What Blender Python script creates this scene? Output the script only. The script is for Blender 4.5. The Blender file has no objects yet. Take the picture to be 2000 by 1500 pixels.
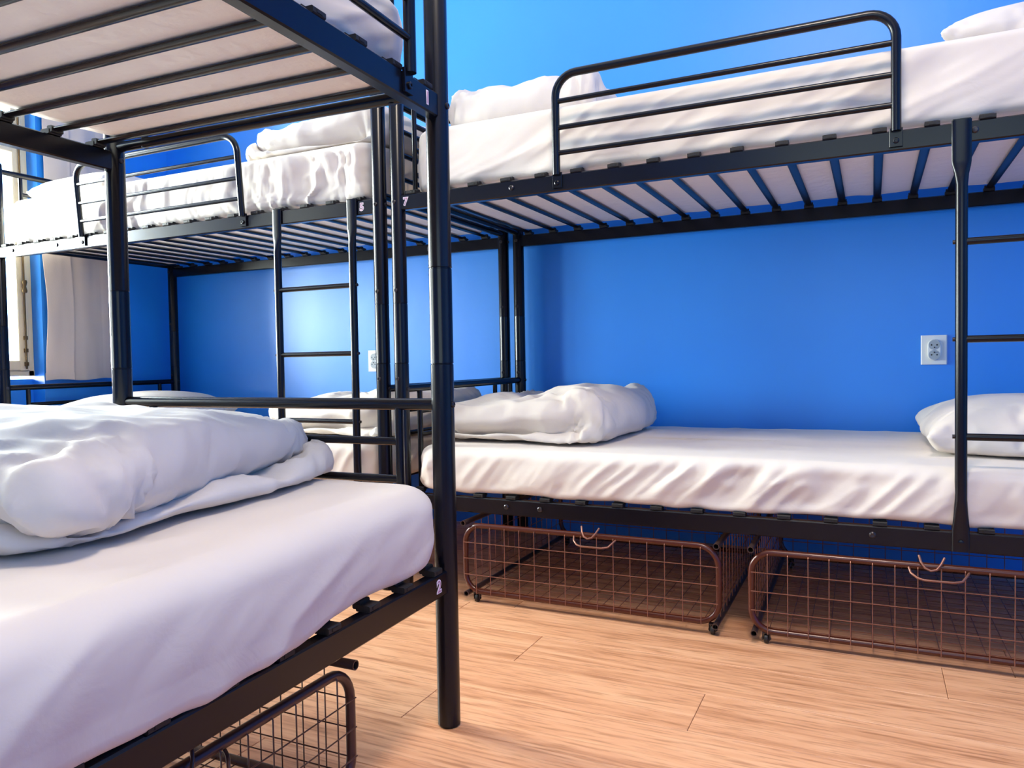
import bpy, bmesh, math, random
import numpy as np
from mathutils import Vector, Matrix, noise
S = bpy.context.scene
COL = S.collection
PI = math.pi

# ------------------------------------------------------------------ camera
F_PX, YAW, PITCH, ROLL = 1473.4, 0.44527, 0.03261, -0.01716
fw = Vector((-math.sin(YAW)*math.cos(PITCH), math.cos(YAW)*math.cos(PITCH), -math.sin(PITCH)))
rt = Vector((math.cos(YAW), math.sin(YAW), 0)); up = rt.cross(fw)
r2 = rt*math.cos(ROLL) + up*math.sin(ROLL); u2 = up*math.cos(ROLL) - rt*math.sin(ROLL)
cam = bpy.data.cameras.new('camera'); camo = bpy.data.objects.new('camera', cam); COL.objects.link(camo)
cam.sensor_width = 36; cam.lens = F_PX/2000*36; cam.clip_start = 0.05
M = Matrix((r2, u2, -fw)).transposed().to_4x4(); M.translation = Vector((1.38366, -2.06637, 0.75591))
camo.matrix_world = M
S.camera = camo

# ------------------------------------------------------------------ world, lights, exposure
S.view_settings.view_transform = 'Standard'
S.view_settings.look = 'None'
S.view_settings.gamma = 1.0
S.view_settings.use_curve_mapping = False
S.view_settings.exposure = 0.0
S.cycles.use_denoising = True
S.cycles.max_bounces = 10
S.cycles.diffuse_bounces = 6
S.cycles.sample_clamp_indirect = 6
w = bpy.data.worlds.new('sky'); S.world = w; w.use_nodes = True
w.node_tree.nodes['Background'].inputs[0].default_value = (0.86, 0.95, 1.0, 1)
w.node_tree.nodes['Background'].inputs[1].default_value = 3.0

def area(name, loc, direction, sx, sy, energy, color, spread=PI):
    l = bpy.data.lights.new(name, 'AREA'); l.shape = 'RECTANGLE'; l.size = sx; l.size_y = sy
    l.energy = energy; l.color = color; l.spread = spread
    o = bpy.data.objects.new(name, l); COL.objects.link(o); o.location = loc
    o.rotation_euler = Vector(direction).to_track_quat('-Z', 'Y').to_euler()
    return o
# daylight outside the two windows of the left wall, and a ceiling lamp out of view
area('daylight_near_window', (-2.75, -0.35, 1.55), (1, 0.05, -0.12), 1.3, 1.7, 540, (1.0, 0.95, 0.87))
area('daylight_far_window', (-2.75, -2.25, 1.55), (1, 0.15, -0.12), 1.3, 1.7, 110, (1.0, 0.93, 0.84))
area('ceiling_lamp_light', (1.2, -1.35, 2.80), (0, 0, -1), 0.5, 0.5, 50, (1.0, 0.85, 0.70))

# ------------------------------------------------------------------ materials
def mat(name, base, rough=0.5, metal=0.0, spec=0.5, coat=0.0, bump=None, sheen=0.0):
    m = bpy.data.materials.new(name); m.use_nodes = True
    nt = m.node_tree; b = nt.nodes['Principled BSDF']
    b.inputs['Base Color'].default_value = (*base, 1); b.inputs['Roughness'].default_value = rough
    b.inputs['Metallic'].default_value = metal; b.inputs['Specular IOR Level'].default_value = spec
    b.inputs['Coat Weight'].default_value = coat; b.inputs['Sheen Weight'].default_value = sheen
    if bump:
        sc, dist, strength = bump
        tc = nt.nodes.new('ShaderNodeTexCoord'); nz = nt.nodes.new('ShaderNodeTexNoise')
        nz.inputs['Scale'].default_value = sc; nz.inputs['Detail'].default_value = 5
        bp = nt.nodes.new('ShaderNodeBump'); bp.inputs['Strength'].default_value = strength; bp.inputs['Distance'].default_value = dist
        nt.links.new(tc.outputs['Object'], nz.inputs['Vector']); nt.links.new(nz.outputs['Fac'], bp.inputs['Height'])
        nt.links.new(bp.outputs['Normal'], b.inputs['Normal'])
    return m
M_BLACK = mat('black_powder_coat', (0.0025, 0.0025, 0.006), 0.25, 0.0, 0.36, 0.0)
M_BLACKP = mat('black_plastic', (0.010, 0.009, 0.010), 0.55, 0.0, 0.4)
M_STEEL = mat('bolt_steel', (0.05, 0.045, 0.05), 0.3, 0.8)
M_BASK = mat('brown_enamelled_steel', (0.070, 0.011, 0.004), 0.30, 0.1, 0.5, 0.2)
M_WIRE = mat('brown_wire', (0.26, 0.11, 0.075), 0.35, 0.5, 0.6)
M_BASK2 = mat('bronze_brown_steel', (0.055, 0.022, 0.022), 0.32, 0.4, 0.6, 0.3)
M_RUN = mat('runner_tube_steel', (0.075, 0.045, 0.040), 0.3, 0.4, 0.6)
M_CASTER = mat('caster_rubber', (0.012, 0.011, 0.011), 0.5)
M_WHITE = mat('socket_white_plastic', (0.80, 0.80, 0.76), 0.35)
M_GREY = mat('socket_grey_well', (0.38, 0.42, 0.44), 0.4)
M_HOLE = mat('socket_hole', (0.01, 0.01, 0.01), 0.6)
M_PINK = mat('sticker_outline_purple', (0.40, 0.20, 0.30), 0.5)
M_DIGIT = mat('sticker_digit_white', (0.80, 0.70, 0.80), 0.5)
M_CEIL = mat('ceiling_white_paint', (0.86, 0.85, 0.82), 0.9)
M_CREAM = mat('cream_window_paint', (0.80, 0.68, 0.46), 0.4)
M_BRASS = mat('window_bolt_brass', (0.16, 0.10, 0.045), 0.35, 0.8)
M_CURT = mat('curtain_linen', (0.66, 0.56, 0.49), 0.9, 0, 0.2, 0, (160, 0.0008, 0.5), 0.3)

def sheet_mat(name, base, fine=0.5):
    m = bpy.data.materials.new(name); m.use_nodes = True; nt = m.node_tree; b = nt.nodes['Principled BSDF']
    b.inputs['Base Color'].default_value = (*base, 1); b.inputs['Roughness'].default_value = 0.72
    b.inputs['Specular IOR Level'].default_value = 0.25; b.inputs['Sheen Weight'].default_value = 0.12
    tc = nt.nodes.new('ShaderNodeTexCoord')
    mp = nt.nodes.new('ShaderNodeMapping'); mp.inputs['Scale'].default_value = (1, 1, 1)
    n1 = nt.nodes.new('ShaderNodeTexNoise'); n1.inputs['Scale'].default_value = 14; n1.inputs['Detail'].default_value = 6; n1.inputs['Distortion'].default_value = 1.2
    b1 = nt.nodes.new('ShaderNodeBump'); b1.inputs['Strength'].default_value = fine; b1.inputs['Distance'].default_value = 0.006
    nt.links.new(tc.outputs['Object'], mp.inputs['Vector']); nt.links.new(mp.outputs['Vector'], n1.inputs['Vector'])
    nt.links.new(n1.outputs['Fac'], b1.inputs['Height']); nt.links.new(b1.outputs['Normal'], b.inputs['Normal'])
    return m
M_SHEET = sheet_mat('white_cotton_sheet', (0.71, 0.64, 0.575), 0.2)
M_DUVET = sheet_mat('white_cotton_duvet_cover', (0.70, 0.635, 0.575), 0.25)
M_TICK = mat('mattress_underside_white', (0.82, 0.75, 0.70), 0.85, 0, 0.2, 0, (22, 0.01, 0.5))

def wall_mat(name, base, rough):
    m = bpy.data.materials.new(name); m.use_nodes = True; nt = m.node_tree; b = nt.nodes['Principled BSDF']
    tc = nt.nodes.new('ShaderNodeTexCoord')
    n0 = nt.nodes.new('ShaderNodeTexNoise'); n0.inputs['Scale'].default_value = 1.3; n0.inputs['Detail'].default_value = 4
    cr = nt.nodes.new('ShaderNodeValToRGB')
    cr.color_ramp.elements[0].position = 0.3; cr.color_ramp.elements[0].color = (*[c*0.93 for c in base], 1)
    cr.color_ramp.elements[1].position = 0.7; cr.color_ramp.elements[1].color = (*[min(1, c*1.05) for c in base], 1)
    nt.links.new(tc.outputs['Object'], n0.inputs['Vector']); nt.links.new(n0.outputs['Fac'], cr.inputs['Fac'])
    nt.links.new(cr.outputs['Color'], b.inputs['Base Color'])
    b.inputs['Roughness'].default_value = rough; b.inputs['Specular IOR Level'].default_value = 1.0
    n1 = nt.nodes.new('ShaderNodeTexNoise'); n1.inputs['Scale'].default_value = 9; n1.inputs['Detail'].default_value = 8; n1.inputs['Roughness'].default_value = 0.6
    mp = nt.nodes.new('ShaderNodeMapping'); mp.inputs['Scale'].default_value = (1, 1, 0.4)
    bp = nt.nodes.new('ShaderNodeBump'); bp.inputs['Strength'].default_value = 0.35; bp.inputs['Distance'].default_value = 0.004
    nt.links.new(tc.outputs['Object'], mp.inputs['Vector']); nt.links.new(mp.outputs['Vector'], n1.inputs['Vector'])
    nt.links.new(n1.outputs['Fac'], bp.inputs['Height']); nt.links.new(bp.outputs['Normal'], b.inputs['Normal'])
    return m
M_WALL = wall_mat('satin_blue_wall_paint', (0.003, 0.250, 0.86), 0.45)

def wood_mat():
    m = bpy.data.materials.new('oak_laminate'); m.use_nodes = True; nt = m.node_tree; b = nt.nodes['Principled BSDF']
    L = nt.links.new
    tc = nt.nodes.new('ShaderNodeTexCoord'); oi = nt.nodes.new('ShaderNodeObjectInfo')
    add = nt.nodes.new('ShaderNodeVectorMath'); add.operation = 'ADD'
    sc = nt.nodes.new('ShaderNodeVectorMath'); sc.operation = 'SCALE'; sc.inputs['Scale'].default_value = 37.0
    cmb = nt.nodes.new('ShaderNodeCombineXYZ')
    L(oi.outputs['Random'], cmb.inputs[0]); L(oi.outputs['Random'], cmb.inputs[1]); L(cmb.outputs[0], sc.inputs[0])
    L(tc.outputs['Object'], add.inputs[0]); L(sc.outputs[0], add.inputs[1])
    mp = nt.nodes.new('ShaderNodeMapping'); mp.inputs['Scale'].default_value = (1.3, 17, 1); L(add.outputs[0], mp.inputs['Vector'])
    n1 = nt.nodes.new('ShaderNodeTexNoise'); n1.inputs['Scale'].default_value = 1.6; n1.inputs['Detail'].default_value = 7; n1.inputs['Roughness'].default_value = 0.62; n1.inputs['Distortion'].default_value = 0.7
    L(mp.outputs[0], n1.inputs['Vector'])
    cr = nt.nodes.new('ShaderNodeValToRGB'); e = cr.color_ramp.elements
    e[0].position = 0.28; e[0].color = (0.42, 0.175, 0.080, 1); e[1].position = 0.72; e[1].color = (0.78, 0.435, 0.250, 1)
    k = cr.color_ramp.elements.new(0.48); k.color = (0.66, 0.325, 0.175, 1)
    L(n1.outputs['Fac'], cr.inputs['Fac'])
    mp2 = nt.nodes.new('ShaderNodeMapping'); mp2.inputs['Scale'].default_value = (6, 90, 1); L(add.outputs[0], mp2.inputs['Vector'])
    n2 = nt.nodes.new('ShaderNodeTexNoise'); n2.inputs['Scale'].default_value = 1.5; n2.inputs['Detail'].default_value = 5; L(mp2.outputs[0], n2.inputs['Vector'])
    cr2 = nt.nodes.new('ShaderNodeValToRGB'); e = cr2.color_ramp.elements
    e[0].position = 0.33; e[0].color = (0.62, 0.55, 0.5, 1); e[1].position = 0.50; e[1].color = (1, 1, 1, 1)
    L(n2.outputs['Fac'], cr2.inputs['Fac'])
    mx = nt.nodes.new('ShaderNodeMix'); mx.data_type = 'RGBA'; mx.blend_type = 'MULTIPLY'; mx.inputs[0].default_value = 0.9
    L(cr.outputs['Color'], mx.inputs[6]); L(cr2.outputs['Color'], mx.inputs[7])
    L(mx.outputs[2], b.inputs['Base Color'])
    b.inputs['Roughness'].default_value = 0.42; b.inputs['Specular IOR Level'].default_value = 0.45
    bp = nt.nodes.new('ShaderNodeBump'); bp.inputs['Strength'].default_value = 0.15; bp.inputs['Distance'].default_value = 0.002
    L(n2.outputs['Fac'], bp.inputs['Height']); L(bp.outputs['Normal'], b.inputs['Normal'])
    return m
M_WOOD = wood_mat()

def glass_mat():
    m = bpy.data.materials.new('window_glass'); m.use_nodes = True; nt = m.node_tree
    nt.nodes.clear(); o = nt.nodes.new('ShaderNodeOutputMaterial')
    t = nt.nodes.new('ShaderNodeBsdfTransparent'); t.inputs[0].default_value = (0.90, 0.97, 0.98, 1)
    g = nt.nodes.new('ShaderNodeBsdfGlossy'); g.inputs['Roughness'].default_value = 0.02
    f = nt.nodes.new('ShaderNodeFresnel'); f.inputs[0].default_value = 1.35
    mx = nt.nodes.new('ShaderNodeMixShader')
    nt.links.new(f.outputs[0], mx.inputs[0]); nt.links.new(t.outputs[0], mx.inputs[1]); nt.links.new(g.outputs[0], mx.inputs[2])
    nt.links.new(mx.outputs[0], o.inputs[0]); return m
M_GLASS = glass_mat()

# ------------------------------------------------------------------ mesh helpers
class MB:
    def __init__(s): s.v = []; s.f = []
    def add(s, v, f):
        n = len(s.v); s.v += [tuple(p) for p in v]; s.f += [tuple(i+n for i in q) for q in f]; return s
    def box(s, x0, x1, y0, y1, z0, z1):
        v = [(x, y, z) for z in (z0, z1) for y in (y0, y1) for x in (x0, x1)]
        return s.add(v, [(0, 2, 3, 1), (4, 5, 7, 6), (0, 1, 5, 4), (2, 6, 7, 3), (0, 4, 6, 2), (1, 3, 7, 5)])
    def bar(s, axis, a0, a1, b0, b1, c0, c1, ch=0.0025):
        """box with chamfered long edges; runs along axis from a0 to a1; b, c are the other two axes in order"""
        p = [(b0+ch, c0), (b1-ch, c0), (b1, c0+ch), (b1, c1-ch), (b1-ch, c1), (b0+ch, c1), (b0, c1-ch), (b0, c0+ch)]
        v = []
        for a in (a0, a1):
            for (b, c) in p:
                q = [0, 0, 0]; o = [i for i in range(3) if i != axis]; q[axis] = a; q[o[0]] = b; q[o[1]] = c; v.append(q)
        f = [(i, (i+1) % 8, 8+(i+1) % 8, 8+i) for i in range(8)] + [tuple(range(7, -1, -1)), tuple(range(8, 16))]
        if axis == 1: f = [t[::-1] for t in f]
        return s.add(v, f)
    def tube(s, pts, r, seg=12, cap=True, flat=None, closed=False):
        P = [Vector(p) for p in pts]; n = len(P)
        R = r if isinstance(r, (list, tuple)) else [r]*n
        T = []
        for i in range(n):
            if closed: t = P[(i+1) % n]-P[i-1]
            else: t = P[min(i+1, n-1)]-P[max(i-1, 0)]
            T.append(t.normalized())
        a = Vector((0, 0, 1)) if abs(T[0].z) < 0.9 else Vector((1, 0, 0))
        N = (a-T[0]*a.dot(T[0])).normalized(); v = []
        for i in range(n):
            N = (N-T[i]*N.dot(T[i])).normalized(); B = T[i].cross(N)
            ri = R[i]; ra, rb = (ri if isinstance(ri, tuple) else (ri, ri))
            for k in range(seg):
                th = 2*PI*k/seg; v.append(P[i]+N*(math.cos(th)*ra)+B*(math.sin(th)*rb))
        f = []
        for i in range(n if closed else n-1):
            for k in range(seg):
                a_, b_ = i*seg+k, i*seg+(k+1) % seg; c_, d_ = ((i+1) % n)*seg+(k+1) % seg, ((i+1) % n)*seg+k
                f.append((a_, b_, c_, d_))
        if cap and not closed:
            f.append(tuple(range(seg-1, -1, -1))); f.append(tuple(range((n-1)*seg, n*seg)))
        return s.add(v, f)
    def lathe(s, prof, c=(0, 0, 0), seg=24, axis='z'):
        v = []; n = len(prof)
        for (r, h) in prof:
            for k in range(seg):
                th = 2*PI*k/seg; x, y, z = r*math.cos(th), r*math.sin(th), h
                if axis == 'y': x, y, z = x, z, y
                if axis == 'x': x, y, z = z, x, y
                v.append((c[0]+x, c[1]+y, c[2]+z))
        f = [(i*seg+k, i*seg+(k+1) % seg, (i+1)*seg+(k+1) % seg, (i+1)*seg+k) for i in range(n-1) for k in range(seg)]
        f += [tuple(range(seg-1, -1, -1)), tuple(range((n-1)*seg, n*seg))]
        if axis == 'y': f = [t[::-1] for t in f]
        return s.add(v, f)
    def mesh(s, name, m, smooth=True, angle=40):
        me = bpy.data.meshes.new(name); me.from_pydata(s.v, [], s.f); me.materials.append(m); me.update()
        if smooth: finish(me, angle)
        return me
    def build(s, name, m, parent=None, smooth=True, angle=40):
        return link(name, s.mesh(name, m, smooth, angle), parent)
def finish(me, angle=40):
    me.polygons.foreach_set('use_smooth', [True]*len(me.polygons))
    if angle < 180: me.set_sharp_from_angle(angle=math.radians(angle))
def link(name, me, parent=None):
    o = bpy.data.objects.new(name, me); COL.objects.link(o)
    if parent is not None: o.parent = parent
    return o
def thing(name, label, cat, loc=(0, 0, 0), rz=0.0, group=None):
    o = bpy.data.objects.new(name, None); COL.objects.link(o); o.location = loc; o.rotation_euler = (0, 0, rz)
    o.empty_display_size = 0.1
    return tag(o, label, cat, group)
def tag(o, label, cat, group=None):
    o['label'] = label; o['category'] = cat
    if group: o['group'] = group
    return o
def structure(o): o['kind'] = 'structure'; return o
def arc(c, r, a0, a1, n, plane='xz'):
    out = []
    for i in range(n+1):
        a = a0+(a1-a0)*i/n; p, q = r*math.cos(a), r*math.sin(a)
        out.append((c[0]+p, c[1], c[2]+q) if plane == 'xz' else (c[0], c[1]+p, c[2]+q))
    return out

# ------------------------------------------------------------------ room
XL, XR, YB, YF, ZC = -2.23, 3.3, 1.0, -3.5, 3.0
bk = MB().box(XL-0.3, XR+0.2, YB, YB+0.2, -0.02, ZC).build('wall_back', M_WALL, None, False); structure(bk)
structure(MB().box(XR, XR+0.2, YF, YB, -0.02, ZC).build('wall_right', M_WALL, None, False))
WINS = [(-0.90, 0.255), (-2.80, -1.65)]        # niches in the left wall
NZ = 2.35
m = MB(); y = YF
for (a, b) in sorted(WINS):
    m.box(XL-0.30, XL, y, a, -0.02, ZC); m.box(XL-0.30, XL, a, b, NZ, ZC)
    m.box(XL-0.30, XL-0.09, a, b, -0.02, 0.70)           # parapet set back under the window
    y = b
m.box(XL-0.30, XL, y, YB, -0.02, ZC)
structure(m.build('wall_left', M_WALL, None, False))
m = MB(); a, b = 0.7, 2.5
m.box(XL, a, YF-0.2, YF, -0.02, ZC); m.box(b, XR+0.2, YF-0.2, YF, -0.02, ZC)
m.box(a, b, YF-0.2, YF, -0.02, 0.8); m.box(a, b, YF-0.2, YF, 2.4, ZC)
structure(m.build('wall_front', M_WALL, None, False))
structure(MB().box(XL-0.3, XR+0.2, YF-0.2, YB+0.2, ZC, ZC+0.1).build('ceiling', M_CEIL, None, False))
fl = structure(MB().box(XL-0.3, XR, YF, YB, -0.06, -0.008).build('floor', M_WOOD, None, False))
PW, PLN, g = 0.183, 1.285, 0.0005
def plank_mesh(x0, x1, y0, y1):
    c = 0.0009; mb = MB(); z0, z1 = -0.008, 0.0
    v = [(x0, y0, z0), (x1, y0, z0), (x1, y1, z0), (x0, y1, z0), (x0, y0, z1-c), (x1, y0, z1-c), (x1, y1, z1-c), (x0, y1, z1-c),
         (x0+c, y0+c, z1), (x1-c, y0+c, z1), (x1-c, y1-c, z1), (x0+c, y1-c, z1)]
    f = [(0, 3, 2, 1), (0, 1, 5, 4), (1, 2, 6, 5), (2, 3, 7, 6), (3, 0, 4, 7), (4, 5, 9, 8), (5, 6, 10, 9), (6, 7, 11, 10), (7, 4, 8, 11), (8, 9, 10, 11)]
    return mb.add(v, f).mesh('plank', M_WOOD, False)
rows = []; rnd = random.Random(4)
k0 = int((YF+0.382)/PW)-1
yy = -0.382 + k0*PW
full = plank_mesh(g, PLN-g, g, PW-g)
while yy < YB-1e-3:
    y0, y1 = max(yy, YF), min(yy+PW, YB)
    key = round((yy+0.382)/PW)
    off = {-1: 1.046, 0: 0.572, -2: 0.48, -3: 0.05}.get(key, rnd.uniform(0, PLN))
    x = off - PLN*math.ceil((off-XL)/PLN)
    while x < XR-0.005:
        x0, x1 = max(x, XL), min(x+PLN, XR)
        if x1-x0 > 0.02 and y1-y0 > 0.01:
            if x1-x0 > PLN-1e-4 and y1-y0 > PW-1e-4: me = full
            else: me = plank_mesh(g, x1-x0-g, g, y1-y0-g)
            o = link('plank', me, fl); o.location = (x0, y0, 0)
        x += PLN
    yy += PW

# windows
def make_window(name, y0, y1, structure_label=None):
    root = bpy.data.objects.new(name, None); COL.objects.link(root); structure(root)
    X = XL-0.075; z0, z1 = 0.715, NZ; fr = 0.028
    f = MB()
    f.bar(2, z0, z1, X-0.06, X, y0, y0+fr); f.bar(2, z0, z1, X-0.06, X, y1-fr, y1)
    f.bar(1, y0, y1, X-0.06, X, z0, z0+fr); f.bar(1, y0, y1, X-0.06, X, z1-fr, z1)
    f.build('window_frame', M_CREAM, root, True, 30)
    ym = (y0+y1)/2
    for (a, b) in ((y0+fr, ym), (ym, y1-fr)):
        sw = 0.048; sm = MB(); zz0, zz1 = z0+fr, z1-fr; xa, xb = X-0.045, X+0.012
        sm.bar(2, zz0, zz1, xa, xb, a, a+sw, 0.004); sm.bar(2, zz0, zz1, xa, xb, b-sw, b, 0.004)
        for zb in (zz0, zz1-sw, 1.78): sm.bar(1, a+sw*0.9, b-sw*0.9, xa+0.001, xb-0.001, zb, zb+(sw if zb != 1.78 else 0.03), 0.004)
        sash = sm.build('sash', M_CREAM, root, True, 30)
        MB().box(X-0.02, X-0.016, a+sw-0.004, b-sw+0.004, zz0+sw-0.004, zz1-sw+0.004).build('pane', M_GLASS, sash, False)
    # espagnolette rod on the sash by the wall side
    rd = MB(); yb = y1-fr-0.020; xr = X+0.020
    rd.tube([(xr, yb, z0+0.035), (xr, yb, 1.12)], 0.0045, 8); rd.tube([(xr, yb, 1.17), (xr, yb, z1-0.05)], 0.0045, 8)
    for z in (z0+0.05, 0.83, 0.89, 1.30, 1.62, 2.0): rd.bar(2, z, z+0.018, xr-0.008, xr+0.006, yb-0.008, yb+0.008, 0.002)
    rd.lathe([(0.010, -0.03), (0.012, -0.02), (0.007, 0), (0.012, 0.02), (0.010, 0.03)], (xr+0.004, yb, 1.145), 12)
    rd.build('window_bolt', M_BRASS, root)
    return root
make_window('window_1', *WINS[0])
make_window('window_2', *WINS[1])
wf = bpy.data.objects.new('window_3', None); COL.objects.link(wf); structure(wf)
f = MB(); f.bar(0, 0.7, 2.5, YF-0.12, YF-0.06, 0.8, 0.86); f.bar(0, 0.7, 2.5, YF-0.12, YF-0.06, 2.34, 2.4)
for xx in (0.7, 1.57, 2.44): f.bar(2, 0.8, 2.4, xx, xx+0.06, YF-0.12, YF-0.06)
f.build('window_frame', M_CREAM, wf)
MB().box(0.76, 2.44, YF-0.095, YF-0.09, 0.86, 2.34).build('pane', M_GLASS, wf, False)

# ------------------------------------------------------------------ curtain
def curtain():
    NYc, NZc = 90, 120; z0, z1 = 0.693, 2.28; vs = []; fs = []
    for j in range(NZc+1):
        t = j/NZc; z = z0+(z1-z0)*t
        left = 0.243+0.022*math.exp(-((z-1.05)/0.22)**2)+0.030*min(1, max(0, (z-1.3)/0.3)) - 0.0*t
        right = 0.590
        for i in range(NYc+1):
            s_ = i/NYc; yy = left+(right-left)*s_
            if s_ < 0.36: xx = -2.206+0.034*(s_/0.36)**0.8
            else: xx = -2.200+0.028*math.exp(-(s_-0.36)/0.035)+0.016*math.sin(PI*min(1, (s_-0.36)/0.5))
            xx += 0.004*math.sin(2*PI*(2.3*s_+0.1)+0.9*math.sin(2.1*z+1))+0.003*noise.noise(Vector((yy*25, z*4, 0)))
            vs.append((xx, yy, z+0.004*math.sin(9*s_)))
    for j in range(NZc):
        for i in range(NYc):
            a = j*(NYc+1)+i; fs.append((a, a+1, a+NYc+2, a+NYc+1))
    root = thing('curtain', 'pale beige linen curtain hanging beside the window in the far left corner', 'curtain', (0, 0, 0))
    o = MB().add(vs, fs).build('curtain_panel', M_CURT, root, True, 180)
    so = o.modifiers.new('thick', 'SOLIDIFY'); so.thickness = 0.0025
    h = MB()
    hv = [v for v in vs[:NYc+1]]
    vv = []; ff = []
    for (x, y_, z) in hv: vv += [(x+0.003, y_, z), (x+0.003, y_, z+0.035), (x-0.003, y_, z), (x-0.003, y_, z+0.035)]
    for i in range(NYc):
        a = 4*i; ff += [(a, a+4, a+5, a+1), (a+2, a+3, a+7, a+6), (a, a+2, a+6, a+4), (a+1, a+5, a+7, a+3)]
    h.add(vv, ff).build('hem', M_CURT, root, True, 60)
    return root
curtain()
rod = thing('curtain_rod', 'dark metal curtain rod above the left window', 'curtain rod')
MB().tube([(-2.186, -1.15, 2.295), (-2.186, 0.72, 2.295)], 0.011, 14).build('pole', M_BLACK, rod)
for yb in (-1.05, 0.65): MB().tube([(XL, yb, 2.295), (-2.186, yb, 2.295)], 0.007, 10).build('bracket', M_BLACK, rod)

# ------------------------------------------------------------------ sockets on the back wall
def make_socket():
    root = thing('wall_socket', 'white double wall socket on the back wall beside the right ladder', 'socket', (1.583, YB, 0.764), 0, 'double wall sockets')
    MB().bar(2, -0.052, 0.052, -0.041, 0.041, -0.009, 0.0, 0.003).build('plate', M_WHITE, root)
    # raised capsule housing
    def capsule(hw, hh, y, n=14):
        pts = []
        for k in range(n+1): a = PI*k/n; pts.append((hw*math.cos(a), y, hh-hw+hw*math.sin(a)))
        for k in range(n+1): a = PI+PI*k/n; pts.append((hw*math.cos(a), y, -(hh-hw)+hw*math.sin(a)))
        return pts
    r = [capsule(0.0205, 0.037, -0.009), capsule(0.0205, 0.037, -0.018), capsule(0.0190, 0.0355, -0.0195)]
    n = len(r[0]); v = sum(r, []); f = []
    for q in range(2):
        for k in range(n): f.append((q*n+k, q*n+(k+1) % n, (q+1)*n+(k+1) % n, (q+1)*n+k))
    f.append(tuple(range(2*n, 3*n)))
    f = [t[::-1] for t in f]
    MB().add(v, f).build('housing', M_WHITE, root, True, 35)
    for zc in (0.0175, -0.0175):
        o = MB().lathe([(0.0175, -0.0188), (0.0175, -0.0202), (0.0162, -0.0202)], (0, 0, zc), 28, 'y').build('outlet', M_GREY, root, True, 40)
        for xc in (-0.0085, 0.0085): MB().lathe([(0.0027, -0.0200), (0.0027, -0.0206)], (xc, 0, zc), 12, 'y').build('pin_hole', M_HOLE, o)
        MB().lathe([(0.0022, -0.0200), (0.0022, -0.0235), (0.0012, -0.0245)], (0, 0, zc-0.009 if zc > 0 else zc+0.009), 10, 'y').build('earth_pin', M_STEEL, o)
    return root
def copy_tree(o, parent=None):
    c = o.copy(); COL.objects.link(c)
    if parent is not None: c.parent = parent
    for ch in o.children: copy_tree(ch, c)
    return c
sock = make_socket()
s2 = copy_tree(sock); s2.location = (-0.820, YB, 0.760); s2['label'] = 'white wall socket low on the light blue wall, half hidden by the far bunk post'

# ------------------------------------------------------------------ bunk beds
L, W, PR = 2.046, 0.92, 0.0235
ZU, ZL, RH = 1.290, 0.3287, 0.048
SL0, SLP, NSL = 0.055, 0.1122, 18
RX = 0.013     # half rail thickness
def text_mesh(ch, size, off, m, ext=0.0003):
    cu = bpy.data.curves.new('t', 'FONT'); cu.body = ch; cu.size = size; cu.align_x = 'CENTER'; cu.align_y = 'CENTER'
    cu.offset = off; cu.extrude = ext; cu.resolution_u = 4
    o = bpy.data.objects.new('t', cu); COL.objects.link(o)
    dg = bpy.context.evaluated_depsgraph_get()
    me = bpy.data.meshes.new_from_object(o.evaluated_get(dg)); bpy.data.objects.remove(o); bpy.data.curves.remove(cu)
    me.materials.clear(); me.materials.append(m); return me
# shared part meshes (local to the bed; front long side at y = 0, out = -y)
def post_mesh():
    r = PR; z = [(0.0, 0), ]
    pr = [(r-0.003, 0.0), (r, 0.004), (r, 0.7475), (r-0.0012, 0.7485), (r-0.0012, 0.7500), (r+0.0005, 0.7510), (r, 0.753), (r, 0.9415),
          (r-0.0012, 0.9425), (r-0.0012, 0.9440), (r+0.0005, 0.9450), (r, 0.947), (r, 1.655), (r-0.002, 1.662), (r-0.008, 1.667), (0.004, 1.669)]
    return MB().lathe(pr, (0, 0, 0), 32).mesh('post', M_BLACK, True, 35)
POST = post_mesh()
BOLT = MB().lathe([(0.0065, 0.0), (0.0065, -0.003), (0.005, -0.0042), (0.003, -0.0042), (0.0025, -0.003)], (0, 0, 0), 14, 'y').mesh('bolt', M_STEEL, True, 35)
SLAT = MB().tube([(0, 0.012, 0), (0, W-0.012, 0)], [(0.0055, 0.0125)]*2, 14).mesh('slat', M_BLACK)
hm = MB(); hm.bar(0, -0.016, 0.016, -0.0125, 0.016, -0.0112, 0.000, 0.002); hm.bar(0, -0.0145, 0.0145, 0.008, 0.024, -0.008, 0.0062, 0.002); hm.box(-0.007, 0.007, -0.0135, -0.012, -0.008, -0.003)
HOLD = hm.mesh('slat_holder', M_BLACKP, True, 35)
def rail_mesh():
    return MB().bar(0, PR*0.6, L-PR*0.6, -RX, RX, -RH, 0, 0.003).mesh('side_rail', M_BLACK, True, 30)
RAIL = rail_mesh()
ENDBAR = MB().tube([(0, PR*0.7, 0), (0, W-PR*0.7, 0)], 0.0125, 16).mesh('end_bar', M_BLACK)
INBAR = MB().tube([(0, 0.105, 0), (0, W-0.105, 0)], 0.0085, 14).mesh('inner_bar', M_BLACK)
UPL = MB().tube([(0, 0.105, ZL-0.01), (0, 0.105, 0.666)], 0.0095, 14).mesh('upright', M_BLACK)
UPU = MB().tube([(0, 0.105, ZU), (0, 0.105, 1.632)], 0.0085, 14).mesh('upright', M_BLACK)
GL = 0.875
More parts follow.
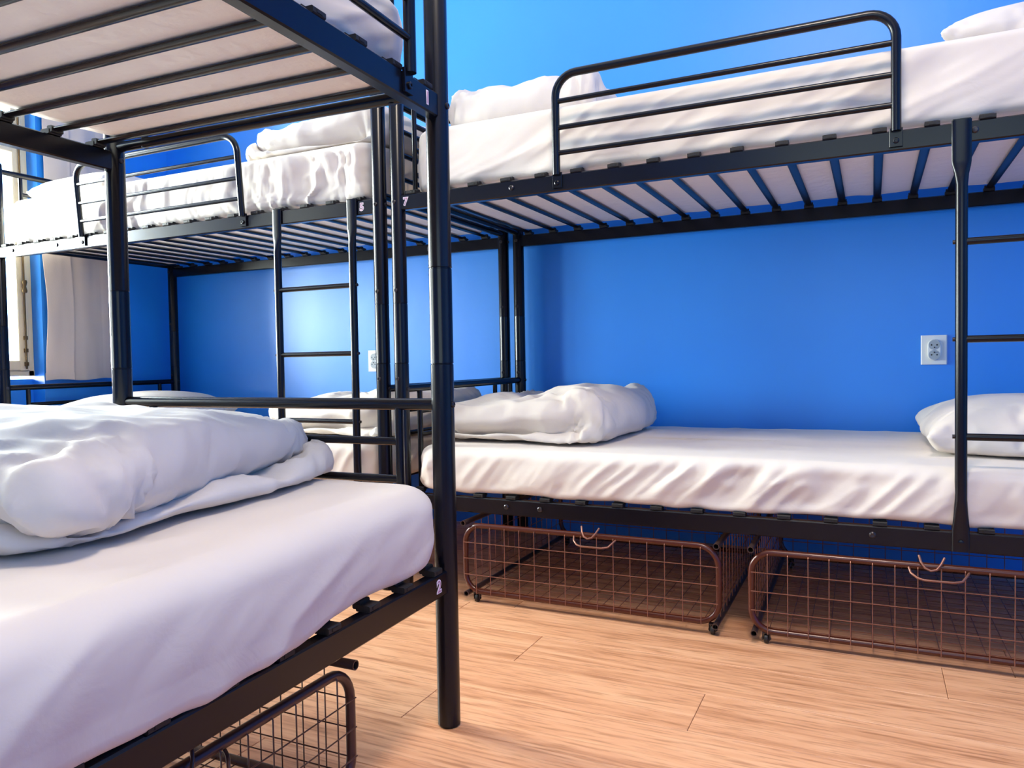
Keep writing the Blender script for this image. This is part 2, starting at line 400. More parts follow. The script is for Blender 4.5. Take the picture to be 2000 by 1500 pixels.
def guard_parts():
    R = 0.062; h = 1.570-ZU; t = 0.0115
    pts = [(0, 0, -0.004), (0, 0, h-R)] + arc((R, 0, h-R), R, PI, PI/2, 8)[1:] + arc((GL-R, 0, h-R), R, PI/2, 0, 8) + [(GL, 0, -0.004)]
    fr = MB().tube(pts, t, 14).mesh('guard_frame', M_BLACK)
    rg = MB().tube([(0.004, 0, 0), (GL-0.004, 0, 0)], 0.0075, 12).mesh('guard_bar', M_BLACK)
    tb = MB().bar(2, -0.040, 0.004, -0.0145, 0.0145, -0.0035, 0.0035, 0.001)
    tb.lathe([(0.007, -0.0035), (0.007, -0.0065), (0.005, -0.0078), (0.0028, -0.0075), (0.0025, -0.006)], (0, 0, -0.026), 16, 'y')
    tbm = tb.mesh('guard_bracket', M_BLACK, True, 30)
    return fr, rg, tbm
GFR, GBAR, GTAB = guard_parts()
def ladder_rail_mesh():
    r = 0.0130
    z0, z1 = ZL-0.045, ZU+0.004
    pts = [(0, 0, z1), (0, 0, z1-0.095), (0, 0, z1-0.105), (0, 0, z1-0.125), (0, 0, z1-0.150), (0, 0, z0+0.125), (0, 0, z0+0.090), (0, 0, z0+0.055), (0, 0, z0)]
    # tangent runs -z: N ends up along x, B along y
    R = [(0.0205, 0.004), (0.0200, 0.004), (0.0190, 0.0050), (0.0150, 0.0085), (r, r), (r, r), (0.0150, 0.009), (0.0180, 0.0045), (0.0185, 0.0040)]
    mb = MB().tube(pts, R, 18)
    # inverted-J hook over the rail
    mb.bar(2, z1-0.001, z1+0.003, -0.0185, 0.0185, 0.0, 0.045, 0.001)
    mb.lathe([(0.0065, 0.0), (0.0065, -0.008), (0.003, -0.009)], (0, 0, z0+0.022), 14, 'y')
    return mb.mesh('ladder_rail', M_BLACK, True, 40)
LRAIL = ladder_rail_mesh()
LW = 0.323
RUNG = MB().tube([(0.006, 0, 0), (LW-0.006, 0, 0)], 0.0085, 14).mesh('rung', M_BLACK)
RNUT = MB().lathe([(0.005, -0.018), (0.005, -0.013)], (0, 0, 0), 10, 'x').mesh('nut', M_STEEL)
SCREW = MB().lathe([(0.008, 0.0), (0.008, -0.0025), (0.005, -0.0045), (0.002, -0.004)], (0, 0, 0), 14, 'y').mesh('screw_head', M_STEEL, True, 35)
def put(name, me, parent, loc, rot=(0, 0, 0), scale=None):
    o = link(name, me, parent); o.location = loc; o.rotation_euler = rot
    if scale: o.scale = scale
    return o
def make_bunk(label, loc, rz, front, ladder_x, guard_x, num_up, num_lo, num_x, guard_tilt=0.0, screws=()):
    root = thing('bunk_bed', label, 'bunk bed', loc, rz, 'black metal bunk beds')
    yf = 0.0 if front < 0 else W
    rot_f = 0.0 if front < 0 else PI
    for (x, y) in ((0, 0), (0, W), (L, 0), (L, W)):
        p = put('post', POST, root, (x, y, 0))
        for z in (ZU-0.022, 0.985, 0.70, ZL-0.03):
            put('bolt', BOLT, p, (0, -PR+0.0012, z), (0, 0, 0))
        for z in (ZU-0.022, 0.666):
            b = put('bolt', BOLT, p, ((1 if x == 0 else -1)*0, 0, z), (0, 0, 0)); b.rotation_euler = (0, 0, PI/2 if (rz == 0) else PI); 
            b.location = (PR-0.0012, 0, z) if rz == 0 else (0, PR-0.0012, z)
    for y in (0, W):
        for z in (ZU, ZL):
            r = put('side_rail', RAIL, root, (0, y, z))
            if (y == yf):
                for (sx, up_) in screws:
                    if up_ == (z == ZU): put('screw_head', SCREW, r, (sx, front*(RX-0.0005), -0.022), (0, 0, rot_f))
    for z in (ZU, ZL):
        for k in range(NSL):
            s_ = put('slat', SLAT, root, (SL0+SLP*k, 0, z+0.011))
            put('slat_holder', HOLD, s_, (0, 0, 0)); put('slat_holder', HOLD, s_, (0, W, 0), (0, 0, PI))
    for x in (0, L):
        put('end_bar', ENDBAR, root, (x, 0, 1.630)); put('end_bar', ENDBAR, root, (x, 0, 1.302)); put('end_bar', ENDBAR, root, (x, 0, 0.666))
        for z in (1.545, 1.464, 1.382, 0.587, 0.507): put('inner_bar', INBAR, root, (x, 0, z))
        for dy in (0, W-0.21): put('upright', UPL, root, (x, dy, 0)); put('upright', UPU, root, (x, dy, 0))
    # guard rail on the front long side
    gy = yf+front*(RX+0.0035)
    gs = 1
    gr = put('guard_rail', GFR, root, (guard_x, gy+front*0.006, ZU), (guard_tilt, 0, 0))
    for z in (1.495, 1.420, 1.348): put('guard_bar', GBAR, gr, (0, 0, z-ZU))
    for gx in (0, GL): put('guard_bracket', GTAB, gr, (gx, -front*0.006, 0), (-guard_tilt, 0, rot_f))
    ly = yf+front*(RX+0.004)
    for i in (0, 1):
        lr = put('ladder_rail', LRAIL, root, (ladder_x+i*LW, ly, 0), (0, 0, rot_f))
        for z in (1.012, 0.785, 0.556): put('nut', RNUT, lr, (0 if i == 0 else 0, 0, z), (0, 0, 0 if ((i == 0) == (front < 0)) else PI))
    for z in (1.012, 0.785, 0.556): put('rung', RUNG, root, (ladder_x, ly, z))
    for (ch, z, nx_) in ((num_up, ZU, num_x[0]), (num_lo, ZL, num_x[1])):
        if not ch: continue
        a = link('number_sticker', text_mesh(ch, 0.034, 0.0022, M_DIGIT), root)
        b = link('digit', text_mesh(ch, 0.034, -0.0004, M_PINK), a)
        a.location = (nx_, yf+front*(RX+0.0004), z-0.024); a.rotation_euler = (PI/2, 0, rot_f)
        b.location = (0, 0, 0.0006)
    return root
GAP = 0.0724
bunkA = make_bunk('black metal bunk bed along the back wall at right, numbered 7 on its upper rail', (0, 0, 0), 0, -1, 1.573, 0.562, '7', None, (0.037, 0.037),
                  0, screws=((0.413, True), (0.378, False), (0.489, False), (1.385, False), (1.60, True)))
bunkB = make_bunk('black metal bunk bed along the back wall at left beside the window, numbered 5', (-GAP-L, 0, 0), 0, -1, 1.622, 0.592, '5', None, (L-0.062, L-0.062),
                  0.07, screws=((0.12, True), (0.42, True)))
CX, CY, ROTC = 0.5896, -0.7332, 0.0368
RZC = -PI/2+ROTC
clx, cly = CX-W*math.cos(ROTC), CY-W*math.sin(ROTC)
bunkC = make_bunk('black metal bunk bed nearest the camera, numbered 1 above and 2 below', (clx, cly, 0), RZC, 1, 1.62, 0.140, '1', '2', (0.062, 0.055))

# ------------------------------------------------------------------ numpy noise
_rs = np.random.RandomState(11); _perm = _rs.permutation(512); _perm = np.r_[_perm, _perm]; _gr = _rs.uniform(-1, 1, (1024,))
def vnoise(x, y):
    xi = np.floor(x).astype(int); yi = np.floor(y).astype(int); fx = x-xi; fy = y-yi
    fx = fx*fx*fx*(fx*(fx*6-15)+10); fy = fy*fy*fy*(fy*(fy*6-15)+10)
    def h(a, b): return _gr[_perm[(_perm[a & 511]+b) & 511]]
    return (h(xi, yi)*(1-fx)+h(xi+1, yi)*fx)*(1-fy)+(h(xi, yi+1)*(1-fx)+h(xi+1, yi+1)*fx)*fy
def ridge(x, y): return 1-np.abs(vnoise(x, y))*2.2
def smooth(a, b, x): t = np.clip((x-a)/(b-a), 0, 1); return t*t*(3-2*t)

def mattress_mesh(name, lx, wy, th, cr, er, style, seed, m, step=0.010, amp=1.0, bulge=0.012, hang=0.0, hemnoise=0.004):
    """soft slab with rounded corners; origin at its (x0,y0) corner, z from 0 to th"""
    # plan outline, inset d
    def outline(d, npt):
        r = max(cr-d, 0.004); hx, hy = lx/2-d, wy/2-d; hx = max(hx, r); hy = max(hy, r)
        segs = [((-(hx-r), -hy), ((hx-r), -hy)), None, ((hx, -(hy-r)), (hx, hy-r)), None, ((hx-r, hy), (-(hx-r), hy)), None, ((-hx, hy-r), (-hx, -(hy-r))), None]
        cs = [(hx-r, -(hy-r), -PI/2), (hx-r, hy-r, 0), (-(hx-r), hy-r, PI/2), (-(hx-r), -(hy-r), PI)]
        P = []
        for i in range(4):
            a, b = segs[2*i]; n = npt[i % 2]
            for k in range(n): P.append((a[0]+(b[0]-a[0])*k/n, a[1]+(b[1]-a[1])*k/n))
            cx, cy, a0 = cs[i]; n = npt[2]
            for k in range(n): an = a0+PI/2*k/n; P.append((cx+r*math.cos(an), cy+r*math.sin(an)))
        return np.array(P)
    npt = (int(lx/step), int(wy/step), 10)
    base = outline(0, npt); N = len(base)
    nx = np.roll(base, -1, 0)-np.roll(base, 1, 0); nx /= np.linalg.norm(nx, axis=1)[:, None]
    nor = np.stack([nx[:, 1], -nx[:, 0]], 1)
    s = np.r_[0, np.cumsum(np.linalg.norm(np.diff(base, axis=0), axis=1))]
    rings = []   # (inset, z, kind)
    for d in (0.30, 0.12, 0.05): rings.append((d, 0.0))
    nb = 4
    for k in range(nb+1): a = PI/2*k/nb; rings.append((0.018-0.018*math.sin(a), 0.018-0.018*math.cos(a)))
    ns = max(8, int((th-0.018-er)/0.006))
    for k in range(1, ns+1): rings.append((0, 0.018+(th-0.018-er)*k/ns))
    ne = 9
    for k in range(1, ne+1): a = PI/2*k/ne; rings.append((er*(1-math.cos(a)), th-er+er*math.sin(a)))
    dd = er
    nt_ = 26
    for k in range(1, nt_+1): rings.append((er+(wy/2-0.003-er)*k/nt_, th))
    V = []
    for (d, z) in rings:
        P = outline(d, npt) if d > 0 else base
        sz = np.full(N, z); t = z/th
        q = s*1.0+seed*13.7
        if z > 0.0 and d < er*1.01:
            side = math.sin(PI*min(1, t))**0.6
            if style == 'diagonal':
                u = q-0.95*z+0.03*vnoise(q*3, sz*6)
                wv = 0.55*ridge(u*9, q*1.2+sz*3)+0.30*ridge(u*19+5, q*2.5+sz*5)+0.12*ridge(u*41+9, q*6+sz*12)
                env = smooth(1.02, 0.62, np.full(N, t))*smooth(-0.05, 0.25, np.full(N, t))*(0.65+0.5*vnoise(q*1.7, sz*0+3))
                dsp = amp*0.016*(wv-0.45)*env
            elif style == 'gather':
                u = q+0.10*vnoise(q*4, sz*14)*0.4+0.12*z*np.sign(vnoise(q*2.2, sz*0))
                wv = 0.5*ridge(u*14, sz*5+q)+0.35*ridge(u*31+5, sz*9+q*2)+0.2*ridge(u*60, sz*14)
                env = smooth(1.05, 0.75, np.full(N, t))*(0.6+0.6*vnoise(q*2.3, sz*0+7))
                dsp = amp*0.010*(wv-0.5)*env
            else:
                ac = sz*0.82-q*0.42+0.02*vnoise(q*4, sz*8); al = q*0.9+sz*0.45
                wv = 0.45*vnoise(q*3-sz*3, sz*4)+0.50*ridge(ac*13+2, al*1.5)+0.22*ridge(ac*29+7, al*3.1)+0.10*vnoise(ac*50, al*9)
                wv = wv*(0.45+0.9*smooth(-0.3, 0.35, vnoise(q*1.3+4, sz*0+1)))
                env = smooth(1.1, 0.6, np.full(N, t))
                dsp = amp*0.010*(wv-0.15)*env
            dsp = dsp + bulge*side
            off = nor*dsp[:, None]
            if hang: off = off+nor*(0.012*smooth(0.30, 0.50, P[:, 0]+lx/2))[:, None]
        else:
            off = np.zeros((N, 2))
        if z >= th-1e-6:
            a = P[:, 0]; b = P[:, 1]
            sz = sz + 0.0030*vnoise(a*4+seed, b*5)+0.0018*(ridge(a*3+b*9+seed, b*2-a*6)-0.5)
            sz = sz + 0.006*(1-((a/(lx/2))**2))*0 
        if z < 0.03 and d < 0.02:
            sz = sz + hemnoise*vnoise(q*6, q*0+2)+hemnoise*0.6*vnoise(q*17, q*0+5) - hang*smooth(0.30, 0.50, P[:, 0]+lx/2)
        V.append(np.column_stack([P[:, 0]+off[:, 0]+lx/2, P[:, 1]+off[:, 1]+wy/2, sz]))
    V = np.vstack(V); R = len(rings); f = []
    for i in range(R-1):
        for k in range(N): f.append((i*N+k, i*N+(k+1) % N, (i+1)*N+(k+1) % N, (i+1)*N+k))
    f.append(tuple(range(N-1, -1, -1))); f.append(tuple(range((R-1)*N, R*N)))
    me = bpy.data.meshes.new(name); me.from_pydata(V.tolist(), [], f); me.materials.append(m)
    me.materials.append(M_TICK); me.update()
    mi = [0]*len(f)
    for i in range(3*N): mi[i] = 1
    mi[-2] = 1
    me.polygons.foreach_set('material_index', mi)
    finish(me, 180)
    return me
def mattress(label, bedloc, rz, x0, y0, z0, lx, wy, th, cr, er, style, seed, **kw):
    me = mattress_mesh('mattress', lx, wy, th, cr, er, style, seed, M_SHEET, **kw)
    o = link('mattress', me); R_ = Matrix.Rotation(rz, 3, 'Z')
    p = Vector(bedloc)+R_@Vector((x0, y0, z0)); o.location = p; o.rotation_euler = (0, 0, rz)
    tag(o, label, 'mattress', 'sheeted mattresses on the bunks'); return o
ZMU, ZML = ZU+0.0175, ZL+0.0150
mattress('mattress in a white fitted sheet on the lower bunk at right, above the wire baskets', (0, 0, 0), 0, 0.050, -0.006, ZML-0.003, 1.95, 0.895, 0.141, 0.07, 0.034, 'diagonal', 1, amp=1.35)
mattress('mattress in a white sheet on the upper bunk at right, behind its guard rail', (0, 0, 0), 0, 0.045, 0.022, ZMU, 1.96, 0.86, 0.192, 0.07, 0.022, 'soft', 2, amp=0.75, bulge=0.006)
mattress('mattress in a crumpled white sheet on the upper bunk at left, beside the window', (-GAP-L, 0, 0), 0, 0.026, 0.022, ZMU, 1.975, 0.86, 0.192, 0.08, 0.030, 'gather', 3, amp=1.7, bulge=0.006)
mattress('mattress in a white sheet on the far left lower bunk, mostly hidden', (-GAP-L, 0, 0), 0, 0.050, 0.000, ZML, 1.95, 0.895, 0.140, 0.07, 0.034, 'diagonal', 4, amp=1.0)
mattress('mattress in a smooth white sheet on the lower bunk nearest the camera', (clx, cly, 0), RZC, 0.014, 0.025, ZML+0.003, 1.96, 0.895, 0.160, 0.085, 0.045, 'soft', 5, amp=1.2, bulge=0.016, hang=0.018)
mattress('mattress seen from below on the upper bunk nearest the camera', (clx, cly, 0), RZC, 0.020, 0.035, ZMU, 1.96, 0.855, 0.155, 0.11, 0.050, 'soft', 6, amp=1.8, bulge=0.012)

# ------------------------------------------------------------------ pillows and folded duvets (cloth simulated)
def pillow_base(a, b, n, m_, h=0.01):
    verts = []; faces = []; idx = {}
    for s_ in (1, -1):
        for i in range(n+1):
            for j in range(m_+1):
                if s_ == -1 and (i in (0, n) or j in (0, m_)): idx[(s_, i, j)] = idx[(1, i, j)]; continue
                u = 2*i/n-1; v = 2*j/m_-1
                idx[(s_, i, j)] = len(verts)
                verts.append((u*a/2*(1-0.03*v*v*abs(u)), v*b/2*(1-0.03*u*u*abs(v)), s_*h*(1-u**6)*(1-v**6)+0.02))
    for s_ in (1, -1):
        for i in range(n):
            for j in range(m_):
                q = [idx[(s_, i, j)], idx[(s_, i+1, j)], idx[(s_, i+1, j+1)], idx[(s_, i, j+1)]]
                faces.append(q if s_ == 1 else q[::-1])
    me = bpy.data.meshes.new('pillow'); me.from_pydata(verts, [], faces); me.update(); return me
def duvet_base(w_, l_, t1, t2, nh, m_, skew=(0.0, 0.0)):
    """duvet folded once: U-shaped section in x-z swept along y, the fold on the -x side, pinched ends"""
    x0, x1 = -w_/2, w_/2; lo = t1/2; up_ = t1+t2/2+0.004; R_ = (up_-lo)/2; cl = []; k = 50
    for i in range(k+1): cl.append((x1-(x1-x0-R_)*i/k, lo, t1))
    for i in range(1, 16):
        a = PI*i/16; cl.append((x0+R_-R_*math.sin(a), lo+R_-R_*math.cos(a), t1+(t2-t1)*i/16))
    for i in range(k+1): cl.append((x0+R_+(x1-0.015-x0-R_)*i/k, up_, t2))
    cl = np.array(cl); d = np.r_[0, np.cumsum(np.linalg.norm(np.diff(cl[:, :2], axis=0), axis=1))]
    T = np.linspace(0, d[-1], nh); cl = np.column_stack([np.interp(T, d, cl[:, q]) for q in range(3)])
    tn = np.gradient(cl[:, :2], axis=0); tn /= np.linalg.norm(tn, axis=1)[:, None]
    nr = np.stack([-tn[:, 1], tn[:, 0]], 1); out = cl[:, :2]-nr*cl[:, 2:3]/2; inn = cl[:, :2]+nr*cl[:, 2:3]/2*0.92
    NCAP = 5
    def cap(c, t, th, n_, sg): return [c+sg*t*math.sin(PI*i/(NCAP+1))*th*.45-n_*math.cos(PI*i/(NCAP+1))*th/2 for i in range(1, NCAP+1)]
    loop = list(out)+cap(cl[-1, :2], tn[-1], t2, nr[-1], 1)+list(inn[::-1])+cap(cl[0, :2], tn[0], t1, nr[0], -1)[::-1]
    near = list(cl[:, :2])+[cl[-1, :2]]*NCAP+list(cl[::-1, :2])+[cl[0, :2]]*NCAP
    n = len(loop); verts = []; faces = []
    for j in range(m_+1):
        v = 2*j/m_-1; kk = max(0, (abs(v)-.88)/.12); sc_ = math.sqrt(max(0, 1-kk*kk))*0.94+0.06
        sk = skew[0]*(1-v)/2+skew[1]*(1+v)/2
        for i in range(n):
            px_ = near[i][0]+(loop[i][0]-near[i][0])*sc_
            if near[i][1] > t1: px_ += sk*(px_-x0)/(x1-x0)
            verts.append((px_, v*l_/2, max(near[i][1]+(loop[i][1]-near[i][1])*sc_, 0.002)))
    for j in range(m_):
        for i in range(n): a = j*n+i; b = j*n+(i+1) % n; faces.append((a, a+n, b+n, b))
    oi = nh+NCAP
    for j, fl_ in ((0, False), (m_, True)):
        q = []
        for i in range(nh-1): q.append((j*n+i, j*n+i+1, j*n+oi+nh-2-i, j*n+oi+nh-1-i))
        q.append(tuple(j*n+nh-1+i for i in range(NCAP+2)))
        q.append((j*n,)+tuple(j*n+oi+nh-1+i for i in range(NCAP+1)))
        for t in q: faces.append(t[::-1] if fl_ else t)
    me = bpy.data.meshes.new('folded_duvet'); me.from_pydata(verts, [], faces); me.update(); me.validate(); return me
def cloth_sim(me, frames, pressure, mass=.2, bend=.4, selfc=True, seed=1, shrink=0.0, nz=.006, nf=9, p2=None, fd=10, size=None):
    base = me.copy()
    ob = bpy.data.objects.new('cloth_tmp', me); COL.objects.link(ob)
    for v in me.vertices: v.co += noise.noise_vector(v.co*nf+Vector((seed*7, 0, 0)))*nz
    fm = bpy.data.meshes.new('f'); fm.from_pydata([(-2, -2, 0), (2, -2, 0), (2, 2, 0), (-2, 2, 0)], [], [(0, 1, 2, 3)])
    fo = bpy.data.objects.new('floor_tmp', fm); COL.objects.link(fo)
    fo.modifiers.new('c', 'COLLISION'); fo.collision.thickness_outer = .004; fo.collision.cloth_friction = 20
    md = ob.modifiers.new('cl', 'CLOTH'); st = md.settings
    st.quality = 4; st.shrink_min = shrink; st.mass = mass; st.tension_stiffness = 15; st.compression_stiffness = 15; st.shear_stiffness = 5; st.bending_stiffness = bend
    st.air_damping = 2; st.use_pressure = True; st.uniform_pressure_force = pressure
    cs = md.collision_settings; cs.collision_quality = 2; cs.distance_min = .004; cs.use_self_collision = selfc; cs.self_distance_min = .003
    md.point_cache.frame_end = frames+1; S.frame_start = 1; S.frame_end = frames+1
    if p2 is not None:      # let air out again over the last frames, so that the cover creases
        for fr_, pv in ((1, pressure), (frames-fd, pressure), (frames-fd//3, p2)):
            st.uniform_pressure_force = pv; st.keyframe_insert('uniform_pressure_force', frame=fr_)
    for f_ in range(1, frames+1): S.frame_set(f_)
    dg = bpy.context.evaluated_depsgraph_get(); out = bpy.data.meshes.new_from_object(ob.evaluated_get(dg))
    bpy.data.objects.remove(ob); bpy.data.objects.remove(fo); bpy.data.meshes.remove(fm); S.frame_set(1)
    co = np.empty(len(out.vertices)*3); out.vertices.foreach_get('co', co); co = co.reshape(-1, 3)
    c0 = (co.min(0)+co.max(0))/2; co[:, 0] -= c0[0]; co[:, 1] -= c0[1]
    co[:, 2] = np.where(co[:, 2] < 0.003, 0.003+0.0*co[:, 2], co[:, 2])
    print('cloth', len(co), co.min(0), co.max(0))
    if size:                # the solver is threaded: settle small run to run differences on one overall size
        co = np.nan_to_num(co); ext = co.max(0)-co.min(0); co[:, :2] *= np.array(size[:2])/ext[:2]; co[:, 2] *= size[2]/max(co[:, 2].max(), 1e-3)
    out.vertices.foreach_set('co', co.ravel()); out.update()
    return out
def creases(me, amp, seed, anchors, stretch=(3.0, 9.0), ang=0.6, R=0.30, na=5.0):
    """subdivide once and raise pulled cloth creases: fans of sharp folds from the anchors plus long wandering ones"""
    ob = bpy.data.objects.new('tmp', me); COL.objects.link(ob)
    md = ob.modifiers.new('s', 'SUBSURF'); md.levels = 1
    out = bpy.data.meshes.new_from_object(ob.evaluated_get(bpy.context.evaluated_depsgraph_get()))
    bpy.data.objects.remove(ob)
    N_ = noise.noise; ca, sa = math.cos(ang), math.sin(ang); so = Vector((seed*3.1, seed*1.7, seed*5.3))
    nrm = [v.normal.copy() for v in out.vertices]
    def rdg(x): x = 1-abs(x)*2.4; return max(x, -0.2)
    for v, n in zip(out.vertices, nrm):
        c = v.co; d = 0.0
        wv = noise.noise_vector(c*4+so)*0.05
        x, y, z = c.x+wv.x, c.y+wv.y, c.z+wv.z
        a, b = x*ca+y*sa, -x*sa+y*ca
        m0 = 0.5+0.9*N_(c*5+so*2)
        d += 0.55*rdg(N_(Vector((a*stretch[0], b*stretch[1], z*stretch[1]*0.6))+so))*max(0, m0)
        d += 0.22*rdg(N_(Vector((a*stretch[0]*2, b*stretch[1]*2.3, z*stretch[1]*1.6))+so*1.3))*max(0, m0)
        d += 0.35*N_(c*7+so)
        for (ax, ay, az, k) in anchors:
            dx, dy, dz = x-ax, y-ay, z-az; r = math.sqrt(dx*dx+dy*dy+dz*dz)+1e-4
            d += k*math.exp(-r/R)*min(1, r/0.05)*rdg(N_(Vector((dx/r*na*0.5, dy/r*na*0.5, dz/r*na*0.5+r*1.5))+so*0.7))
        v.co = c+n*(d-0.25)*amp*(1 if c.z > 0.02 else max(0, (c.z-0.003)/0.017))
    co = np.empty(len(out.vertices)*3); out.vertices.foreach_get('co', co); co = co.reshape(-1, 3)
    co[:, 2] = np.maximum(co[:, 2], 0.0025); out.vertices.foreach_set('co', co.ravel()); out.update()
    bpy.data.meshes.remove(me); return out
PIL = cloth_sim(pillow_base(.56, .78, 40, 54), 30, 20., .1, .1, False, 1, p2=9, size=(.525, .74, .160))
DUV1 = cloth_sim(duvet_base(.62, .72, .12, .13, 64, 60, (.08, -.07)), 24, 12, .2, .05, True, 7, nz=.010, nf=6, shrink=-.12, p2=4, size=(.90, .86, .212))
DUV2 = cloth_sim(duvet_base(.60, .70, .10, .12, 58, 54, (-.02, .02)), 22, 9, .2, .05, True, 3, nz=.010, nf=7, shrink=-.08, p2=3, size=(.80, .80, .185))
PIL = creases(PIL, .007, 3, [(.27, .38, .06, .8), (-.27, -.38, .06, .8), (.27, -.38, .06, .8), (-.27, .38, .06, .8)], (2, 5), R=.12)
DUV1 = creases(DUV1, .013, 1, [(.40, -.28, .03, 1.2), (.33, .33, .12, 1.3)])
DUV2 = creases(DUV2, .013, 5, [(-.30, .33, .09, 1.3), (.3, -.3, .1, 1.2), (-.3, -.3, .08, .9)], (4, 9))
for me, nm in ((PIL, 'pillow'), (DUV1, 'folded_duvet'), (DUV2, 'folded_duvet')):
    me.name = nm; me.materials.clear(); me.materials.append(M_DUVET); finish(me, 180)
def soft(name, me, label, cat, group, loc, rz, scale=(1, 1, 1)):
    o = link(name, me); o.location = loc; o.rotation_euler = (0, 0, rz); o.scale = scale
    return tag(o, label, cat, group)
ZT_A, ZT_C, ZT_UA = ZML+0.138, ZML+0.003+0.160, ZMU+0.192
soft('folded_duvet', DUV1, 'large folded white duvet on the lower bunk nearest the camera', 'duvet', 'folded duvets', (0.005, -1.155, ZT_C), ROTC+0.07, (0.97, 0.97, 1.0))
soft('folded_duvet', DUV2, 'folded white duvet at the left end of the right lower bunk', 'duvet', 'folded duvets', (0.33, 0.48, ZT_A), PI, (0.80, 0.90, 0.95))
soft('folded_duvet', DUV2, 'folded white duvet on the right upper bunk, left of the guard rail', 'duvet', 'folded duvets', (0.36, 0.45, ZT_UA), PI/2, (0.80, 0.70, 0.95))
soft('folded_duvet', DUV1, 'folded white duvet on the left upper bunk, next to the twin posts', 'duvet', 'folded duvets', (-0.44, 0.45, ZT_UA), PI, (0.80, 0.95, 1.0))
soft('folded_duvet', DUV2, 'folded white duvet on the far left lower bunk, behind the ladder', 'duvet', 'folded duvets', (-0.42, 0.48, ZT_A), PI, (0.82, 0.9, 0.95))
soft('pillow', PIL, 'white pillow on the right lower bunk behind the ladder', 'pillow', 'pillows', (1.775, 0.50, ZT_A), 0, (1, 0.95, 0.95))
soft('pillow', PIL, 'white pillow on the right upper bunk at the top right corner', 'pillow', 'pillows', (1.80, 0.46, ZT_UA), PI, (1, 0.95, 0.95))
soft('pillow', PIL, 'white pillow on the left upper bunk, by the window', 'pillow', 'pillows', (-1.83, 0.46, ZT_UA), 0, (1, 0.95, 0.95))
soft('pillow', PIL, 'white pillow on the far left lower bunk, only its top showing', 'pillow', 'pillows', (-1.80, 0.48, ZT_A), 0.1, (1, 0.95, 0.95))

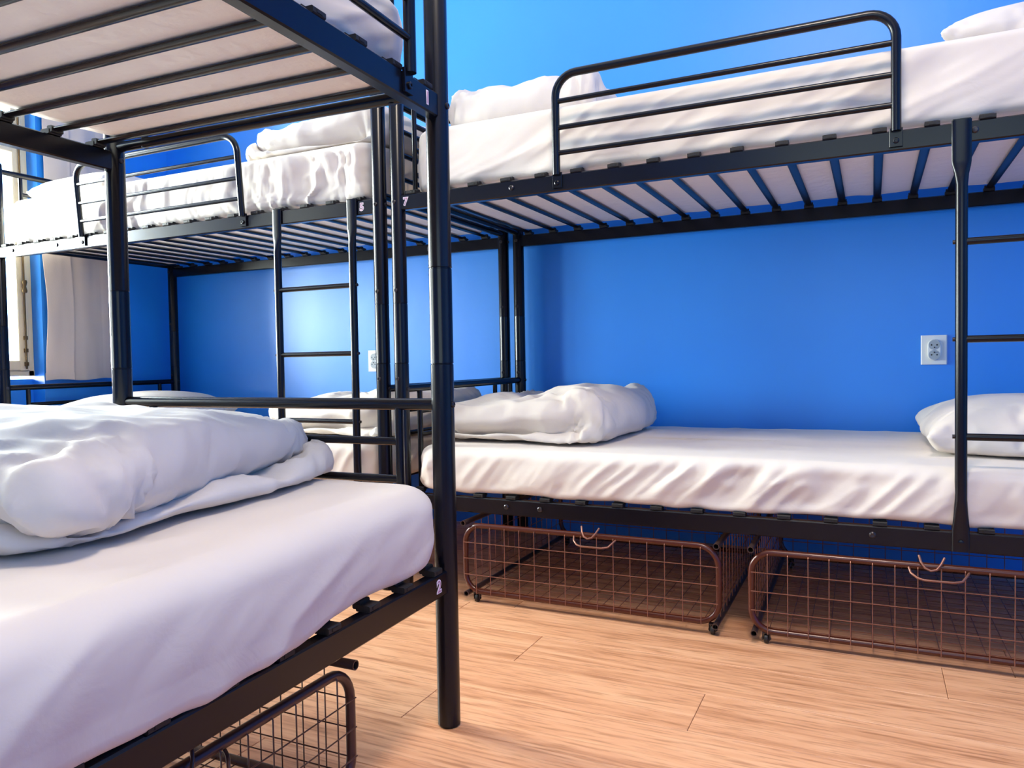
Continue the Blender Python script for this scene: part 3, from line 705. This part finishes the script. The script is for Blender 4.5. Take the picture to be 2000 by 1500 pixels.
# ------------------------------------------------------------------ wire baskets
BW = 0.795
def make_basket(name_label, loc, rz, mf, mw, BD=0.80):
    """front face in local x-z at y=0 facing -y, width BW, depth BD behind it"""
    root = thing('wire_basket', name_label, 'basket', loc, rz, 'wire storage baskets under the bunks')
    r = 0.0085; z0, z1 = 0.034, 0.250; cr = 0.055; x0, x1 = r, BW-r
    def loop(y):
        zc0, zc1 = z0+cr, z1-cr-r
        p = arc((x1-cr, y, zc1), cr, 0, PI/2, 7)+arc((x0+cr, y, zc1), cr, PI/2, PI, 7)+arc((x0+cr, y, zc0), cr, PI, 1.5*PI, 7)+arc((x1-cr, y, zc0), cr, 1.5*PI, 2*PI, 7)
        return p
    for y in (0, BD): MB().tube(loop(y), r, 12, closed=True).build('end_frame', mf, root)
    cor = [(0.009, z1-0.002), (BW-0.012, z1-0.004), (0.016, z0-0.006), (BW-0.016, z0-0.006)]
    for (x, z) in cor:
        # open ended long tube: outer and inner wall
        t = MB(); rr = 0.0085; seg = 16; v = []; f = []
        for (rad, y) in ((rr, -0.016), (rr, BD+0.012), (rr-0.0018, BD+0.012), (rr-0.0018, -0.016)):
            for k in range(seg): a = 2*PI*k/seg; v.append((x+rad*math.cos(a), y, z+rad*math.sin(a)))
        for q in range(4):
            for k in range(seg): f.append((q*seg+k, q*seg+(k+1) % seg, ((q+1) % 4)*seg+(k+1) % seg, ((q+1) % 4)*seg+k))
        t.add(v, f).build('runner_tube', M_RUN, root)
    wr = 0.0013; P_ = 0.0493
    xs = [0.050+P_*k for k in range(15)]; zs = [0.089, 0.139, 0.189]
    zt, zb = z1-r-0.001, z0-r*0.2
    vw = MB().tube([(0, -r-wr, zb-0.004), (0, -r-wr, zt-0.004), (0, -r*0.2, zt+0.0045)], wr, 6).mesh('front_wire', mw)
    hw = MB().tube([(x0, -r-2.6*wr, 0), (x1, -r-2.6*wr, 0)], wr, 6).mesh('front_wire', mw)
    for x in xs: put('front_wire', vw, root, (x, 0, 0))
    for z in zs: put('front_wire', hw, root, (0, 0, z))
    ys = [0.05+P_*k for k in range(int((BD-0.06)/P_)+1)]
    sv = MB().tube([(0, 0, z0-0.002), (0, 0, z1-0.004)], wr, 6).mesh('side_wire', mw)
    sh = MB().tube([(0, 0, 0), (0, BD, 0)], wr, 6).mesh('side_wire', mw)
    for sx in (0.013, BW-0.013):
        for y in ys: put('side_wire', sv, root, (sx, y, 0))
        for z in zs+[0.06]: put('side_wire', sh, root, (sx+(0.0026 if sx < 0.1 else -0.0026), 0, z))
    bm_ = MB()
    for x in xs: bm_.tube([(x, 0, z0-0.004), (x, BD, z0-0.004), (x, BD, zt)], wr, 6)
    for y in ys: bm_.tube([(0.02, y, z0-0.0065), (BW-0.02, y, z0-0.0065)], wr, 6)
    for z in zs: bm_.tube([(x0, BD-0.003, z), (x1, BD-0.003, z)], wr, 6)
    o = bm_.build('base_mesh', mw, root); o['kind'] = 'stuff'
    # handle loop and hook wires on the top rail
    h = BW/2+0.04
    MB().tube([(h-0.062, -0.009, z1-0.012), (h-0.058, -0.022, z1-0.022), (h-0.045, -0.034, z1-0.030), (h-0.03, -0.037, z1-0.033), (h+0.03, -0.037, z1-0.033), (h+0.048, -0.032, z1-0.030), (h+0.060, -0.018, z1-0.018), (h+0.064, -0.009, z1-0.014)], 0.0028, 10).build('handle', mw, root)
    MB().tube([(h-0.040, -0.004, z1+0.018), (h-0.036, -0.012, z1+0.004), (h-0.028, -0.020, z1-0.008), (h-0.016, -0.024, z1-0.013), (h-0.004, -0.022, z1-0.010), (h+0.006, -0.014, z1+0.002), (h+0.014, -0.004, z1+0.016)], 0.0028, 10).build('hook', mw, root)
    for (x, y) in ((0.045, 0.005), (BW-0.026, 0.005), (0.045, BD-0.03), (BW-0.026, BD-0.03)):
        c = MB(); c.lathe([(0.0095, -0.006), (0.0125, -0.004), (0.0125, 0.004), (0.0095, 0.006)], (x, y, 0.0128), 20, 'x')
        ca = c.build('caster', M_CASTER, root)
        b = MB(); b.bar(2, 0.010, 0.030, x-0.010, x-0.0075, y-0.008, y+0.008, 0.001); b.bar(2, 0.010, 0.030, x+0.0075, x+0.010, y-0.008, y+0.008, 0.001)
        b.box(x-0.010, x+0.010, y-0.008, y+0.008, 0.027, 0.031); b.tube([(x-0.012, y, 0.0128), (x+0.012, y, 0.0128)], 0.003, 8)
        b.build('caster_fork', M_STEEL, ca)
    return root
make_basket('brown wire basket on casters under the left half of the right bunk', (0.224, -0.012, 0), 0, M_BASK, M_WIRE)
make_basket('brown wire basket on casters under the ladder end of the right bunk', (1.088, -0.022, 0), 0.012, M_BASK, M_WIRE)
b3 = make_basket('bronze wire basket under the bunk nearest the camera', (0.592, -1.040-BW, 0), PI/2+ROTC*0.3, M_BASK2, M_BASK2, 0.66)
